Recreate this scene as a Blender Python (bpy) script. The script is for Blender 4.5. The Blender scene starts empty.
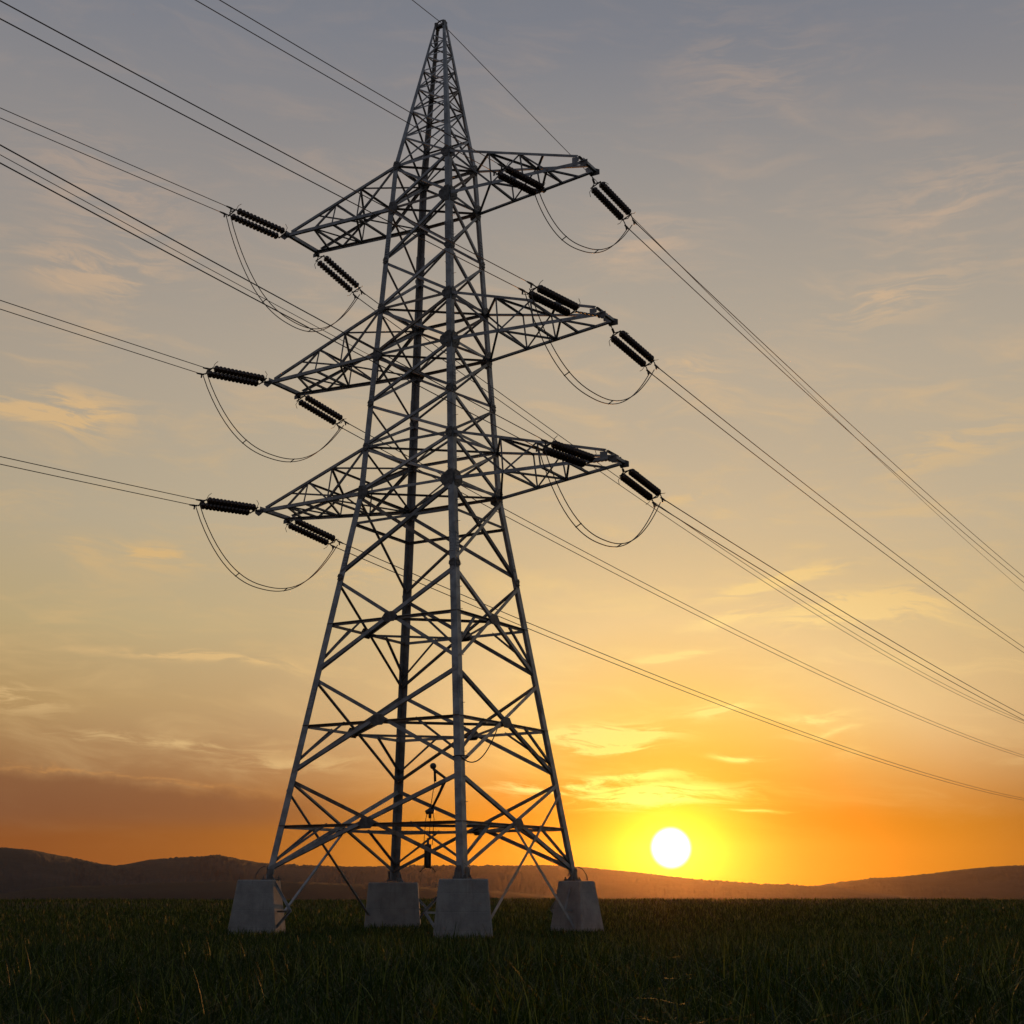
import bpy, bmesh, math, random
import numpy as np
from mathutils import Vector, Matrix

scene = bpy.context.scene
COL = scene.collection
R = math.radians
random.seed(7)
rng = np.random.default_rng(11)

# ------------------------------------------------------------------ camera
CAM_Z = 1.6
cam_d = bpy.data.cameras.new('camera')
cam = bpy.data.objects.new('camera', cam_d)
COL.objects.link(cam)
cam.location = (0, 0, CAM_Z)
cam.rotation_euler = (R(90 + 14.68), 0, 0)
cam_d.sensor_width = 36.0
cam_d.lens = 36.0 * 1446.5 / 1024.0
cam_d.clip_start = 0.1
cam_d.clip_end = 40000
scene.camera = cam

# ------------------------------------------------------------------ exposure
scene.render.engine = 'CYCLES'
scene.view_settings.view_transform = 'Standard'
scene.view_settings.look = 'None'
scene.view_settings.exposure = 0.0
scene.view_settings.gamma = 1.0
scene.cycles.use_denoising = True
scene.cycles.max_bounces = 6
scene.cycles.diffuse_bounces = 3
scene.cycles.transmission_bounces = 4
scene.cycles.volume_bounces = 1

# ------------------------------------------------------------------ sky and sun
SUN_AZ, SUN_EL = 6.11, 1.60            # degrees, clockwise from +Y / above the horizon
SUN_DIR = Vector((math.sin(R(SUN_AZ)) * math.cos(R(SUN_EL)), math.cos(R(SUN_AZ)) * math.cos(R(SUN_EL)), math.sin(R(SUN_EL))))


def lin(r, g, b):
    def f(c):
        c /= 255.0
        return c / 12.92 if c <= 0.04045 else ((c + 0.055) / 1.055) ** 2.4
    return (f(r), f(g), f(b), 1.0)


class NT:
    """small expression helper for node trees"""
    def __init__(s, tree):
        s.t = tree

    def node(s, kind, **kw):
        n = s.t.nodes.new(kind)
        for k, v in kw.items():
            setattr(n, k, v)
        return n

    def put(s, sock, val):
        if isinstance(val, bpy.types.NodeSocket):
            s.t.links.new(val, sock)
        else:
            sock.default_value = val

    def m(s, op, a, b=None, c=None, clamp=False):
        n = s.node('ShaderNodeMath', operation=op, use_clamp=clamp)
        s.put(n.inputs[0], a)
        if b is not None:
            s.put(n.inputs[1], b)
        if c is not None:
            s.put(n.inputs[2], c)
        return n.outputs[0]

    def add(s, a, b): return s.m('ADD', a, b)
    def sub(s, a, b): return s.m('SUBTRACT', a, b)
    def mul(s, a, b): return s.m('MULTIPLY', a, b)

    def step(s, x, lo, hi):
        n = s.node('ShaderNodeMapRange', interpolation_type='SMOOTHSTEP')
        s.put(n.inputs['Value'], x)
        n.inputs['From Min'].default_value = lo
        n.inputs['From Max'].default_value = hi
        return n.outputs['Result']

    def ramp(s, x, pts, lo, hi, interp='LINEAR'):
        f = s.m('DIVIDE', s.sub(x, lo), hi - lo, clamp=True)
        n = s.node('ShaderNodeValToRGB')
        cr = n.color_ramp
        cr.interpolation = interp
        while len(cr.elements) < len(pts):
            cr.elements.new(0.5)
        for e, (p, c) in zip(cr.elements, pts):
            e.position = (p - lo) / (hi - lo)
            e.color = c if not isinstance(c, (int, float)) else (c, c, c, 1)
        s.t.links.new(f, n.inputs[0])
        return n.outputs[0]

    def mix(s, f, a, b, blend='MIX'):
        n = s.node('ShaderNodeMix', data_type='RGBA', blend_type=blend)
        s.put(n.inputs[0], f)
        s.put(n.inputs[6], a)
        s.put(n.inputs[7], b)
        return n.outputs[2]

    def noise(s, vec, scale, detail=4, rough=0.55, dist=0.0):
        n = s.node('ShaderNodeTexNoise')
        s.put(n.inputs['Vector'], vec)
        n.inputs['Scale'].default_value = scale
        n.inputs['Detail'].default_value = detail
        n.inputs['Roughness'].default_value = rough
        n.inputs['Distortion'].default_value = dist
        return n.outputs[0]

    def vec(s, x, y, z=0.0):
        n = s.node('ShaderNodeCombineXYZ')
        s.put(n.inputs[0], x); s.put(n.inputs[1], y); s.put(n.inputs[2], z)
        return n.outputs[0]


world = bpy.data.worlds.new('World')
scene.world = world
world.use_nodes = True
wt = world.node_tree
wt.nodes.clear()
W = NT(wt)
tc = W.node('ShaderNodeTexCoord')
sep = W.node('ShaderNodeSeparateXYZ')
wt.links.new(tc.outputs['Generated'], sep.inputs[0])
dx, dy, dz = sep.outputs
DEG = 57.29578
el = W.mul(W.m('ARCSINE', dz), DEG)
az = W.mul(W.m('ARCTAN2', dx, dy), DEG)
d_az = W.sub(az, SUN_AZ)
d_el = W.sub(el, SUN_EL)
gam = W.m('SQRT', W.add(W.mul(d_az, d_az), W.mul(d_el, d_el)))      # angle from the sun
skew = W.mul(d_az, W.add(1.0, W.mul(W.step(W.mul(d_az, -1.0), 1.0, 10.0), 0.18)))
gam_flat = W.m('SQRT', W.add(W.mul(W.mul(skew, skew), 0.80), W.mul(W.mul(d_el, d_el), 1.35)))

base = W.ramp(el, [(-4, (0.14, 0.045, 0.016, 1)), (0.5, (0.245, 0.070, 0.018, 1)), (1.8, (0.220, 0.064, 0.019, 1)), (3.2, (0.205, 0.076, 0.034, 1)), (5, (0.31, 0.150, 0.050, 1)),
                   (7, (0.41, 0.240, 0.078, 1)), (10, (0.455, 0.340, 0.162, 1)), (14, (0.43, 0.352, 0.236, 1)), (20, (0.392, 0.330, 0.258, 1)),
                   (26, (0.308, 0.278, 0.256, 1)), (33, lin(124, 126, 134)), (45, lin(92, 100, 116)), (70, lin(92, 102, 120)), (90, lin(92, 102, 120))], -4, 90)
# the sky opposite the sun: cool, brighter dusk blue
back = W.ramp(el, [(-4, lin(74, 72, 74)), (2, lin(94, 91, 93)), (12, lin(101, 103, 108)), (40, lin(97, 104, 116)), (90, lin(92, 102, 120))], -4, 90)
away = W.step(W.m('ABSOLUTE', d_az), 35.0, 110.0)
col = W.mix(away, base, back)
glow_lo = W.ramp(gam_flat, [(0, (1.0, 0.90, 0.10, 1)), (1.2, (1.0, 0.72, 0.002, 1)), (2.2, (1.0, 0.40, 0.001, 1)), (3.7, (0.92, 0.255, 0.001, 1)), (5, (0.83, 0.23, 0.001, 1)),
                            (8, (0.73, 0.25, 0.004, 1)), (12, (0.64, 0.24, 0.012, 1)), (24, (0.40, 0.15, 0.025, 1))], 0, 26, 'B_SPLINE')
glow_hi = W.ramp(gam_flat, [(0, (1.0, 0.93, 0.18, 1)), (4, (1.0, 0.62, 0.09, 1)), (6.2, (1.0, 0.63, 0.15, 1)), (10.2, (1.0, 0.69, 0.32, 1)), (18, (0.82, 0.63, 0.40, 1)), (25, (0.78, 0.66, 0.46, 1)), (36, (0.6, 0.55, 0.45, 1))], 0, 36)
glow_c = W.mix(W.step(el, 2.2, 7.2), glow_lo, glow_hi)
glow_a = W.ramp(gam_flat, [(0, 1.0), (2.0, 1.0), (4.0, 0.94), (7, 0.84), (10, 0.70), (14, 0.42), (19, 0.24), (25, 0.14), (36, 0.0)], 0, 36)
col = W.mix(glow_a, col, glow_c)

# --- clouds: thin cirrus everywhere, wisps and a low bank where the evening has them
wob = W.noise(W.vec(W.mul(az, 0.10), W.mul(el, 0.16)), 1.0, 3)
el_w = W.add(el, W.mul(W.sub(wob, 0.5), 2.4))
cir = W.noise(W.vec(W.add(W.mul(az, 0.11), W.mul(el_w, 0.16)), W.mul(el_w, 0.42)), 1.6, 7, 0.62, 0.6)
fine = W.noise(W.vec(W.add(W.mul(az, 0.30), W.mul(el_w, 0.25)), W.mul(el_w, 1.7)), 1.1, 7, 0.66, 0.5)
veil = W.mul(W.step(cir, 0.46, 0.78), 0.55)
patch = None
#       az     el    half-width half-height tilt strength
for (ca, ce, sx, sy, tl, st) in [
        (-18.2, 17.8, 2.6, 0.85, 0.06, 0.75), (-12.2, 8.5, 3.9, 0.20, -0.075, 0.8), (-14.6, 12.6, 2.5, 0.45, 0.03, 0.6),
        (3.6, 5.9, 2.2, 0.46, 0.05, 1.5), (4.6, 5.35, 1.5, 0.16, 0.02, 0.8), (1.4, 3.9, 1.8, 0.3, 0.05, 0.9), (8.9, 5.15, 1.0, 0.12, 0.02, 0.9), (8.0, 6.85, 1.1, 0.20, 0.03, 0.95), (12.0, 6.4, 1.2, 0.16, 0.02, 0.7),
        (5.6, 3.55, 3.0, 0.45, 0.03, 0.9), (5.0, 4.3, 2.0, 0.22, 0.05, 0.5), (13.8, 10.4, 3.0, 0.60, 0.16, 1.2), (10.6, 11.6, 2.4, 0.34, 0.22, 1.1), (9.0, 10.2, 1.8, 0.24, 0.12, 0.9),
        (17.5, 16.5, 3.6, 0.9, 0.22, 0.34), (18.5, 26.0, 4.0, 1.6, 0.12, 0.36), (-19.3, 7.0, 2.0, 0.5, -0.1, 0.7),
        (-14.0, 5.65, 4.6, 0.22, -0.03, 0.42), (-17.0, 26.0, 3.4, 1.8, -0.25, 0.42), (-9.0, 5.0, 3.0, 0.30, -0.05, 0.35),
        (6.4, 8.8, 1.5, 0.14, 0.07, 0.95), (9.2, 2.9, 1.2, 0.07, 0.02, 0.4), (10.0, 31.5, 3.4, 2.6, -0.2, 0.30), (16.0, 22.5, 3.0, 1.0, 0.15, 0.45), (5.6, 25.0, 2.6, 1.0, 0.05, 0.35), (7.5, 20.0, 2.0, 0.5, 0.03, 0.45), (12.5, 5.9, 1.6, 0.12, 0.05, 0.4),
        (-17.5, 23.4, 3.2, 0.9, 0.0, 0.45), (7.0, 14.9, 1.6, 0.18, 0.02, 0.35), (-6.0, 12.0, 2.6, 0.4, 0.02, 0.3)]:
    a = W.m('DIVIDE', W.sub(az, ca), sx)
    b = W.m('DIVIDE', W.sub(W.sub(el_w, ce), W.mul(W.sub(az, ca), tl)), sy)
    g = W.m('EXPONENT', W.mul(W.add(W.mul(a, a), W.mul(b, b)), -1.0))
    g = W.mul(g, st)
    patch = g if patch is None else W.add(patch, g)
wisp = W.m('MULTIPLY', W.mul(patch, 1.9), W.step(W.add(fine, W.m('MULTIPLY', W.m('MINIMUM', patch, 1.0), 0.10)), 0.44, 0.64), clamp=True)
mask = W.m('ADD', wisp, W.mul(veil, W.step(el, 1.0, 8.0)), clamp=True)
warm_c = W.ramp(gam_flat, [(0, (1.0, 0.93, 0.30, 1)), (3.0, (1.0, 0.84, 0.16, 1)), (6, (1.0, 0.76, 0.22, 1)), (10, (0.95, 0.68, 0.28, 1)), (16, (0.74, 0.50, 0.22, 1)), (24, (0.66, 0.44, 0.20, 1))], 0, 24)
cool_c = W.mix(1.0, col, (1.42, 1.20, 1.02, 1), 'MULTIPLY')
cloud_c = W.mix(W.step(el, 12.0, 26.0), warm_c, cool_c)
cloud_c = W.mix(away, cloud_c, cool_c)
col = W.mix(mask, col, cloud_c)
# low dusky bank of cloud on the left, bright along its ragged top
edge = W.noise(W.vec(W.mul(az, 0.55), W.mul(el, 0.6)), 1.0, 6, 0.6)
top_el = W.add(W.add(4.55, W.mul(W.sub(edge, 0.5), 1.5)), W.mul(W.add(az, 19.0), -0.085))
bank = W.mul(W.step(W.sub(top_el, el), -0.05, 0.55), W.step(el, 2.0, 2.9))
bank = W.mul(bank, W.sub(1.0, W.step(az, -11.0, -5.0)))
rim = W.mul(W.m('EXPONENT', W.mul(W.m('POWER', W.m('DIVIDE', W.sub(el, W.add(top_el, 0.02)), 0.10), 2.0), -1.0)), 0.30)
rim = W.mul(rim, W.sub(1.0, W.step(az, -13.0, -8.0)))
col = W.mix(W.mul(bank, 0.66), col, (0.200, 0.083, 0.040, 1))
col = W.mix(W.mul(rim, W.step(fine, 0.42, 0.62)), col, lin(222, 156, 84))

# physical sky under it all, and the sun's own disc (bloomed as the camera sees it)
sky = W.node('ShaderNodeTexSky', sky_type='NISHITA', sun_disc=False, sun_elevation=R(SUN_EL), sun_rotation=R(SUN_AZ), air_density=1.2, dust_density=1.0, ozone_density=1.0)
bg1 = W.node('ShaderNodeBackground')
wt.links.new(sky.outputs[0], bg1.inputs[0])
bg1.inputs[1].default_value = 0.004
disc = W.sub(1.0, W.step(gam, 0.53, 0.85))
halo = W.m('EXPONENT', W.mul(gam, -1.35))
col = W.mix(W.m('MULTIPLY', halo, 1.25, clamp=True), col, (1.25, 1.10, 0.03, 1))
col = W.mix(disc, col, (3.2, 3.0, 2.4, 1))
bg2 = W.node('ShaderNodeBackground')
wt.links.new(col, bg2.inputs[0])
bg2.inputs[1].default_value = 1.0
ash = W.node('ShaderNodeAddShader')
wt.links.new(bg1.outputs[0], ash.inputs[0])
wt.links.new(bg2.outputs[0], ash.inputs[1])
wo = W.node('ShaderNodeOutputWorld')
wt.links.new(ash.outputs[0], wo.inputs[0])

sun_d = bpy.data.lights.new('sun', 'SUN')
sun_d.energy = 1.2
sun_d.angle = R(0.5)
sun_d.color = (1.0, 0.40, 0.10)
sun = bpy.data.objects.new('sun', sun_d)
COL.objects.link(sun)
sun.rotation_euler = SUN_DIR.to_track_quat('Z', 'Y').to_euler()

# ------------------------------------------------------------------ helpers


def link(o, parent=None):
    COL.objects.link(o)
    if parent is not None:
        o.parent = parent
    return o


def tag(o, label=None, cat=None, group=None, kind=None):
    if label: o['label'] = label
    if cat: o['category'] = cat
    if group: o['group'] = group
    if kind: o['kind'] = kind
    return o


def empty(name, loc):
    o = bpy.data.objects.new(name, None)
    o.location = loc
    o.empty_display_size = 0.3
    return link(o)


def obj(name, bm, mat, parent=None, smooth=False):
    """link a bmesh given in WORLD coordinates as one mesh object"""
    me = bpy.data.meshes.new(name)
    bmesh.ops.recalc_face_normals(bm, faces=bm.faces)
    bm.to_mesh(me)
    bm.free()
    me.materials.append(mat)
    if smooth:
        me.polygons.foreach_set('use_smooth', [True] * len(me.polygons))
    o = bpy.data.objects.new(name, me)
    link(o)
    # put the origin at the mesh's centre so that parts are movable
    n = len(me.vertices)
    co = np.empty(n * 3, np.float32); me.vertices.foreach_get('co', co)
    co = co.reshape(-1, 3)
    c = (co.min(0) + co.max(0)) / 2
    me.vertices.foreach_set('co', (co - c).ravel().astype(np.float32))
    wloc = Vector(c.tolist())
    if parent is not None:
        o.parent = parent
        pw = Vector((0, 0, 0)); q = parent
        while q is not None:
            pw += q.location; q = q.parent
        o.location = wloc - pw
    else:
        o.location = wloc
    me.update()
    return o


def V(*a): return Vector(a)


def ring_loft(bm, rings, closed=True, caps=True):
    vs = [[bm.verts.new(p) for p in r] for r in rings]
    n = len(vs[0])
    for a, b in zip(vs, vs[1:]):
        for i in range(n if closed else n - 1):
            j = (i + 1) % n
            bm.faces.new((a[i], a[j], b[j], b[i]))
    if caps:
        bm.faces.new(vs[0][::-1]); bm.faces.new(vs[-1])
    return vs


def frame(d, n):
    d = d.normalized()
    n = (n - d * n.dot(d)).normalized()
    return d, n, d.cross(n)


def add_angle(bm, p0, p1, w, t, n, flip=1):
    """steel angle section from p0 to p1, one flange flat against the plane with normal n"""
    d, n, s = frame(p1 - p0, n)
    s = s * flip
    prof = [(-w / 2, 0), (w / 2, 0), (w / 2, -t), (-w / 2 + t, -t), (-w / 2 + t, -w * 0.9), (-w / 2, -w * 0.9)]
    ring_loft(bm, [[p + s * a + n * b for a, b in prof] for p in (p0, p1)])


def add_box(bm, c, ax, ay, az_, hx, hy, hz):
    pts = [[c + ax * (sx * hx) + ay * (sy * hy) + az_ * (k * hz) for sx, sy in ((-1, -1), (1, -1), (1, 1), (-1, 1))] for k in (-1, 1)]
    ring_loft(bm, pts)


def add_tube(bm, pts, r, n=8, caps=True):
    rings = []
    up = V(0, 0, 1)
    for i, p in enumerate(pts):
        a = pts[max(i - 1, 0)]; b = pts[min(i + 1, len(pts) - 1)]
        d = (b - a).normalized()
        ref = up if abs(d.z) < 0.95 else V(1, 0, 0)
        s = d.cross(ref).normalized(); q = s.cross(d)
        rr = r[i] if isinstance(r, (list, tuple)) else r
        rings.append([p + (s * math.cos(k * math.tau / n) + q * math.sin(k * math.tau / n)) * rr for k in range(n)])
    ring_loft(bm, rings, caps=caps)


def add_plate(bm, c, n, outline, s, t):
    """flat plate: outline in (s, up) around c, thickness t along n"""
    q = n.cross(s)
    ring_loft(bm, [[c + s * a + q * b + n * (k * t / 2) for a, b in outline] for k in (-1, 1)])


def add_bolt(bm, c, n, r=0.022, h=0.03):
    n = n.normalized()
    ref = V(0, 0, 1) if abs(n.z) < 0.9 else V(1, 0, 0)
    s = n.cross(ref).normalized(); q = n.cross(s)
    ring_loft(bm, [[c + n * k + (s * math.cos(i * math.tau / 6) + q * math.sin(i * math.tau / 6)) * r for i in range(6)] for k in (-0.01, h)])


# ------------------------------------------------------------------ materials


def material(name, rgb, rough=0.6, metal=0.0, noise_scale=3.0, amount=0.25, rgb2=None, bump=0.0, stretch=(1, 1, 1), detail=6, spec=0.5):
    m = bpy.data.materials.new(name)
    m.use_nodes = True
    t = m.node_tree
    N = NT(t)
    bs = t.nodes['Principled BSDF']
    bs.inputs['Roughness'].default_value = rough
    bs.inputs['Metallic'].default_value = metal
    bs.inputs['Specular IOR Level'].default_value = spec
    tcn = N.node('ShaderNodeTexCoord')
    mp = N.node('ShaderNodeMapping')
    mp.inputs['Scale'].default_value = stretch
    t.links.new(tcn.outputs['Object'], mp.inputs[0])
    f = N.noise(mp.outputs[0], noise_scale, detail, 0.6)
    c2 = rgb2 or tuple(c * (1 - amount * 1.6) for c in rgb)
    c1 = tuple(min(1, c * (1 + amount)) for c in rgb)
    cc = N.mix(N.step(f, 0.34, 0.68), (*c2, 1), (*c1, 1))
    t.links.new(cc, bs.inputs['Base Color'])
    if bump:
        b = N.node('ShaderNodeBump')
        b.inputs['Strength'].default_value = bump
        b.inputs['Distance'].default_value = 0.02
        t.links.new(N.noise(mp.outputs[0], noise_scale * 6, 6, 0.65), b.inputs['Height'])
        t.links.new(b.outputs[0], bs.inputs['Normal'])
    return m


STEEL = material('galvanised steel', (0.300, 0.330, 0.360), 0.50, 0.25, 2.2, 0.22, bump=0.15)
STEEL2 = material('weathered steel', (0.195, 0.208, 0.222), 0.6, 0.2, 2.5, 0.25, bump=0.15)
BRIGHT = material('newer galvanised steel', (0.40, 0.425, 0.45), 0.46, 0.3, 2.0, 0.2, bump=0.12)
RUSTY = material('rust stained steel', (0.24, 0.225, 0.21), 0.65, 0.15, 1.6, 0.2, rgb2=(0.13, 0.095, 0.07), bump=0.2)
PLATE = material('plate steel', (0.14, 0.145, 0.15), 0.6, 0.2, 4, 0.25, bump=0.2)
FITTING = material('forged fitting', (0.10, 0.095, 0.09), 0.5, 0.5, 8, 0.2)
PORCELAIN = material('brown glazed porcelain', (0.055, 0.030, 0.019), 0.30, 0.0, 9, 0.3, spec=0.4)
WIRE = material('aluminium conductor', (0.11, 0.105, 0.10), 0.55, 0.5, 5, 0.2)
ROPE = material('dark rubber cable', (0.02, 0.02, 0.02), 0.7, 0.0, 8, 0.2)


def concrete():
    m = bpy.data.materials.new('board marked concrete')
    m.use_nodes = True
    t = m.node_tree; N = NT(t)
    bs = t.nodes['Principled BSDF']
    bs.inputs['Roughness'].default_value = 0.9
    g = N.node('ShaderNodeTexCoord')
    s = N.node('ShaderNodeSeparateXYZ'); t.links.new(g.outputs['Object'], s.inputs[0])
    big = N.noise(g.outputs['Object'], 1.8, 6, 0.65)
    fin = N.noise(g.outputs['Object'], 22, 5, 0.7)
    streak = N.noise(N.vec(N.mul(s.outputs[0], 5), N.mul(s.outputs[1], 5), N.mul(s.outputs[2], 0.5)), 1.3, 5, 0.6)
    c = N.mix(N.step(big, 0.3, 0.7), (0.235, 0.24, 0.24, 1), (0.34, 0.345, 0.345, 1))
    c = N.mix(N.mul(N.step(streak, 0.50, 0.72), 0.40), c, (0.15, 0.145, 0.135, 1))
    c = N.mix(N.mul(N.step(fin, 0.56, 0.72), 0.35), c, (0.17, 0.17, 0.165, 1))
    # formwork joint lines
    fr = N.m('FRACT', N.m('DIVIDE', N.add(s.outputs[2], 10.13), 0.62))
    ln = N.sub(1.0, N.step(N.m('ABSOLUTE', N.sub(fr, 0.5)), 0.006, 0.03))
    c = N.mix(N.mul(ln, 0.16), c, (0.14, 0.14, 0.135, 1))
    t.links.new(c, bs.inputs['Base Color'])
    b = N.node('ShaderNodeBump'); b.inputs['Strength'].default_value = 0.5; b.inputs['Distance'].default_value = 0.02
    t.links.new(N.add(fin, N.add(N.mul(big, 0.6), N.mul(ln, -0.35))), b.inputs['Height'])
    t.links.new(b.outputs[0], bs.inputs['Normal'])
    return m


CONCRETE = concrete()


def hill_mat(name, c1, c2, sc):
    m = bpy.data.materials.new(name)
    m.use_nodes = True
    t = m.node_tree; N = NT(t)
    bs = t.nodes['Principled BSDF']
    bs.inputs['Roughness'].default_value = 1.0
    bs.inputs['Specular IOR Level'].default_value = 0.1
    g = N.node('ShaderNodeTexCoord')
    a = N.noise(g.outputs['Object'], 0.0035 * sc, 5, 0.6)
    b = N.noise(g.outputs['Object'], 0.05 * sc, 6, 0.7)
    f = N.add(N.mul(N.step(a, 0.35, 0.65), 0.6), N.mul(N.step(b, 0.35, 0.65), 0.4))
    t.links.new(N.mix(f, (*c1, 1), (*c2, 1)), bs.inputs['Base Color'])
    return m


FOREST = hill_mat('wooded hillside', (0.034, 0.032, 0.032), (0.058, 0.051, 0.049), 1.0)
FALLOW = hill_mat('bare ploughed rise', (0.020, 0.015, 0.015), (0.032, 0.024, 0.023), 2.0)
SOIL = hill_mat('field soil and stubble', (0.010, 0.013, 0.005), (0.022, 0.024, 0.009), 8.0)


def grass_mat():
    m = bpy.data.materials.new('grass blades')
    m.use_nodes = True
    t = m.node_tree; N = NT(t)
    for n in list(t.nodes): t.nodes.remove(n)
    out = N.node('ShaderNodeOutputMaterial')
    at = N.node('ShaderNodeAttribute', attribute_name='tone')
    g = N.node('ShaderNodeTexCoord')
    pt = N.noise(g.outputs['Object'], 0.16, 4, 0.6)
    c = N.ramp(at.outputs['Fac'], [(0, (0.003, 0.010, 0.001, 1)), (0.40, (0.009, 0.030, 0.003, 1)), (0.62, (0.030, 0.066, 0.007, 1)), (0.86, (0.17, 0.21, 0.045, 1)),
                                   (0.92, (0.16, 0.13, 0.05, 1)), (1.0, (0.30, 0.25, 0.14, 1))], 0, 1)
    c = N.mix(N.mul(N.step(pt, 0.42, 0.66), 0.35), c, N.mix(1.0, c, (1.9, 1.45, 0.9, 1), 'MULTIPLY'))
    bs = N.node('ShaderNodeBsdfPrincipled')
    t.links.new(c, bs.inputs['Base Color'])
    bs.inputs['Roughness'].default_value = 0.5
    bs.inputs['Specular IOR Level'].default_value = 0.16
    tr = N.node('ShaderNodeBsdfTranslucent')
    t.links.new(N.mix(0.5, c, (0.04, 0.07, 0.006, 1)), tr.inputs[0])
    mx = N.node('ShaderNodeMixShader')
    mx.inputs[0].default_value = 0.35
    t.links.new(bs.outputs[0], mx.inputs[1]); t.links.new(tr.outputs[0], mx.inputs[2])
    t.links.new(mx.outputs[0], out.inputs[0])
    return m


GRASS = grass_mat()

# ------------------------------------------------------------------ ground and hills


def vnoise1(x, seed):
    """smooth value noise in 1-D"""
    x = np.asarray(x, float)
    i = np.floor(x).astype(int); f = x - i
    f = f * f * (3 - 2 * f)
    h = lambda k: (np.sin(k * 127.1 + seed * 311.7) * 43758.5453) % 1.0
    return h(i) * (1 - f) + h(i + 1) * f


def vnoise2(x, y, seed):
    x = np.asarray(x, float); y = np.asarray(y, float)
    i = np.floor(x).astype(int); j = np.floor(y).astype(int)
    f = x - i; g = y - j
    f = f * f * (3 - 2 * f); g = g * g * (3 - 2 * g)
    h = lambda a, b: (np.sin(a * 127.1 + b * 269.5 + seed * 311.7) * 43758.5453) % 1.0
    return (h(i, j) * (1 - f) + h(i + 1, j) * f) * (1 - g) + (h(i, j + 1) * (1 - f) + h(i + 1, j + 1) * f) * g


def ground_z(x, y):
    r = np.sqrt(x * x + y * y)
    und = (vnoise2(x / 23.0, y / 23.0, 3) - 0.5) * 0.22 + (vnoise2(x / 70.0, y / 70.0, 5) - 0.5) * 0.35
    und = und * np.clip((r - 64) / 60, 0, 1) + 0.48 * np.clip((r - 80) / 85, 0, 1) ** 1.5
    k = np.clip((r - 165) / 500.0, 0, 1)
    return und * (1 - k) - 16.0 * k * k * (3 - 2 * k)


def grid_mesh(name, X, Y, Z, mat):
    n, m = X.shape
    co = np.stack([X, Y, Z], -1).reshape(-1, 3).astype(np.float32)
    idx = np.arange(n * m).reshape(n, m)
    q = np.stack([idx[:-1, :-1], idx[1:, :-1], idx[1:, 1:], idx[:-1, 1:]], -1).reshape(-1, 4)
    me = bpy.data.meshes.new(name)
    me.vertices.add(len(co)); me.vertices.foreach_set('co', co.ravel())
    me.loops.add(q.size); me.loops.foreach_set('vertex_index', q.ravel().astype(np.int32))
    me.polygons.add(len(q)); me.polygons.foreach_set('loop_start', np.arange(0, q.size, 4, dtype=np.int32))
    me.polygons.foreach_set('use_smooth', np.ones(len(q), bool))
    me.materials.append(mat)
    me.update(calc_edges=True)
    me.validate()
    return link(bpy.data.objects.new(name, me))


rr = np.concatenate([[0.0], np.geomspace(2, 300, 110), np.geomspace(320, 9000, 50)])
aa = np.radians(np.linspace(-180, 180, 361))
RR, AA = np.meshgrid(rr, aa, indexing='ij')
GX, GY = RR * np.sin(AA), RR * np.cos(AA)
tag(grid_mesh('ground', GX, GY, ground_z(GX, GY), SOIL), kind='structure')


def ridge(name, prof, dist, depth, mat, tree, seed, lo, hi, da=0.03):
    a = np.arange(lo, hi, da)
    pa = np.array([p[0] for p in prof]); pe = np.array([p[1] for p in prof])
    e = np.interp(a, pa, pe)
    k = np.ones(9) / 9
    e = np.convolve(np.pad(e, 4, 'edge'), k, 'valid')
    e = e + (vnoise1(a / 4.0, seed) - 0.5) * 0.35 * np.clip((np.abs(a) - 21) / 6, 0, 1)
    h = CAM_Z + np.tan(np.radians(e)) * dist
    base = -18.0
    ts = np.linspace(-1, 1, 61)
    A, T = np.meshgrid(a, ts, indexing='ij')
    D = dist + T * depth
    prof_t = np.clip(1 - np.abs(T) ** 1.7, 0, 1)
    Z = base + (h[:, None] - base) * prof_t
    rel = (vnoise2(A / 1.1, T * 3.0, seed + 1) - 0.5) * 0.12 + (vnoise2(A / 0.35, T * 8.0, seed + 2) - 0.5) * 0.03
    Z = Z + rel * np.maximum(h[:, None] - base, 0) * (1 - prof_t) * prof_t * 2.2
    tn = 0.45 * vnoise2(A / 0.19, T * 27.0, seed + 4) + 0.3 * vnoise2(A / 0.085 + 9, T * 31.0, seed + 7) + 0.35 * vnoise2(A / 0.042 + 3, T * 33.0, seed + 8) - 0.04
    cover = np.clip((vnoise2(A / 1.6, T * 2.0, seed + 9) - 0.25) * 2.2, 0.25, 1)
    Z = Z + (tn - 0.5) * tree * cover * np.clip(prof_t * 3, 0, 1)
    X = D * np.sin(np.radians(A)); Y = D * np.cos(np.radians(A))
    return tag(grid_mesh(name, X, Y, Z, mat), kind='structure')


MAIN = [(-40, 1.3), (-28, 1.1), (-22, 1.45), (-19.03, 1.52), (-17.98, 1.45), (-16.91, 1.25), (-15.65, 1.0), (-14.93, 0.9), (-14.57, 0.94), (-13.68, 1.12), (-11.85, 1.24), (-11.23, 1.32), (-10.36, 1.14), (-9.61, 1.03),
        (-8.1, 0.92), (-6.59, 0.89), (-4.3, 0.89), (-1.23, 0.93), (1.08, 0.93), (2.61, 0.89), (4.91, 0.67), (7.18, 0.4), (9.43, 0.22), (10.91, 0.18), (12.38, 0.11), (13.46, -0.07), (16, -0.35), (40, -0.4)]
RIGHT = [(-40, -0.3), (8.0, -0.25), (10.16, -0.04), (10.91, 0.11), (12.02, 0.25), (13.49, 0.43), (15.3, 0.57), (16.73, 0.75), (18.15, 0.88), (18.98, 0.88), (23, 0.7), (30, 1.1), (40, 0.9)]
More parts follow.
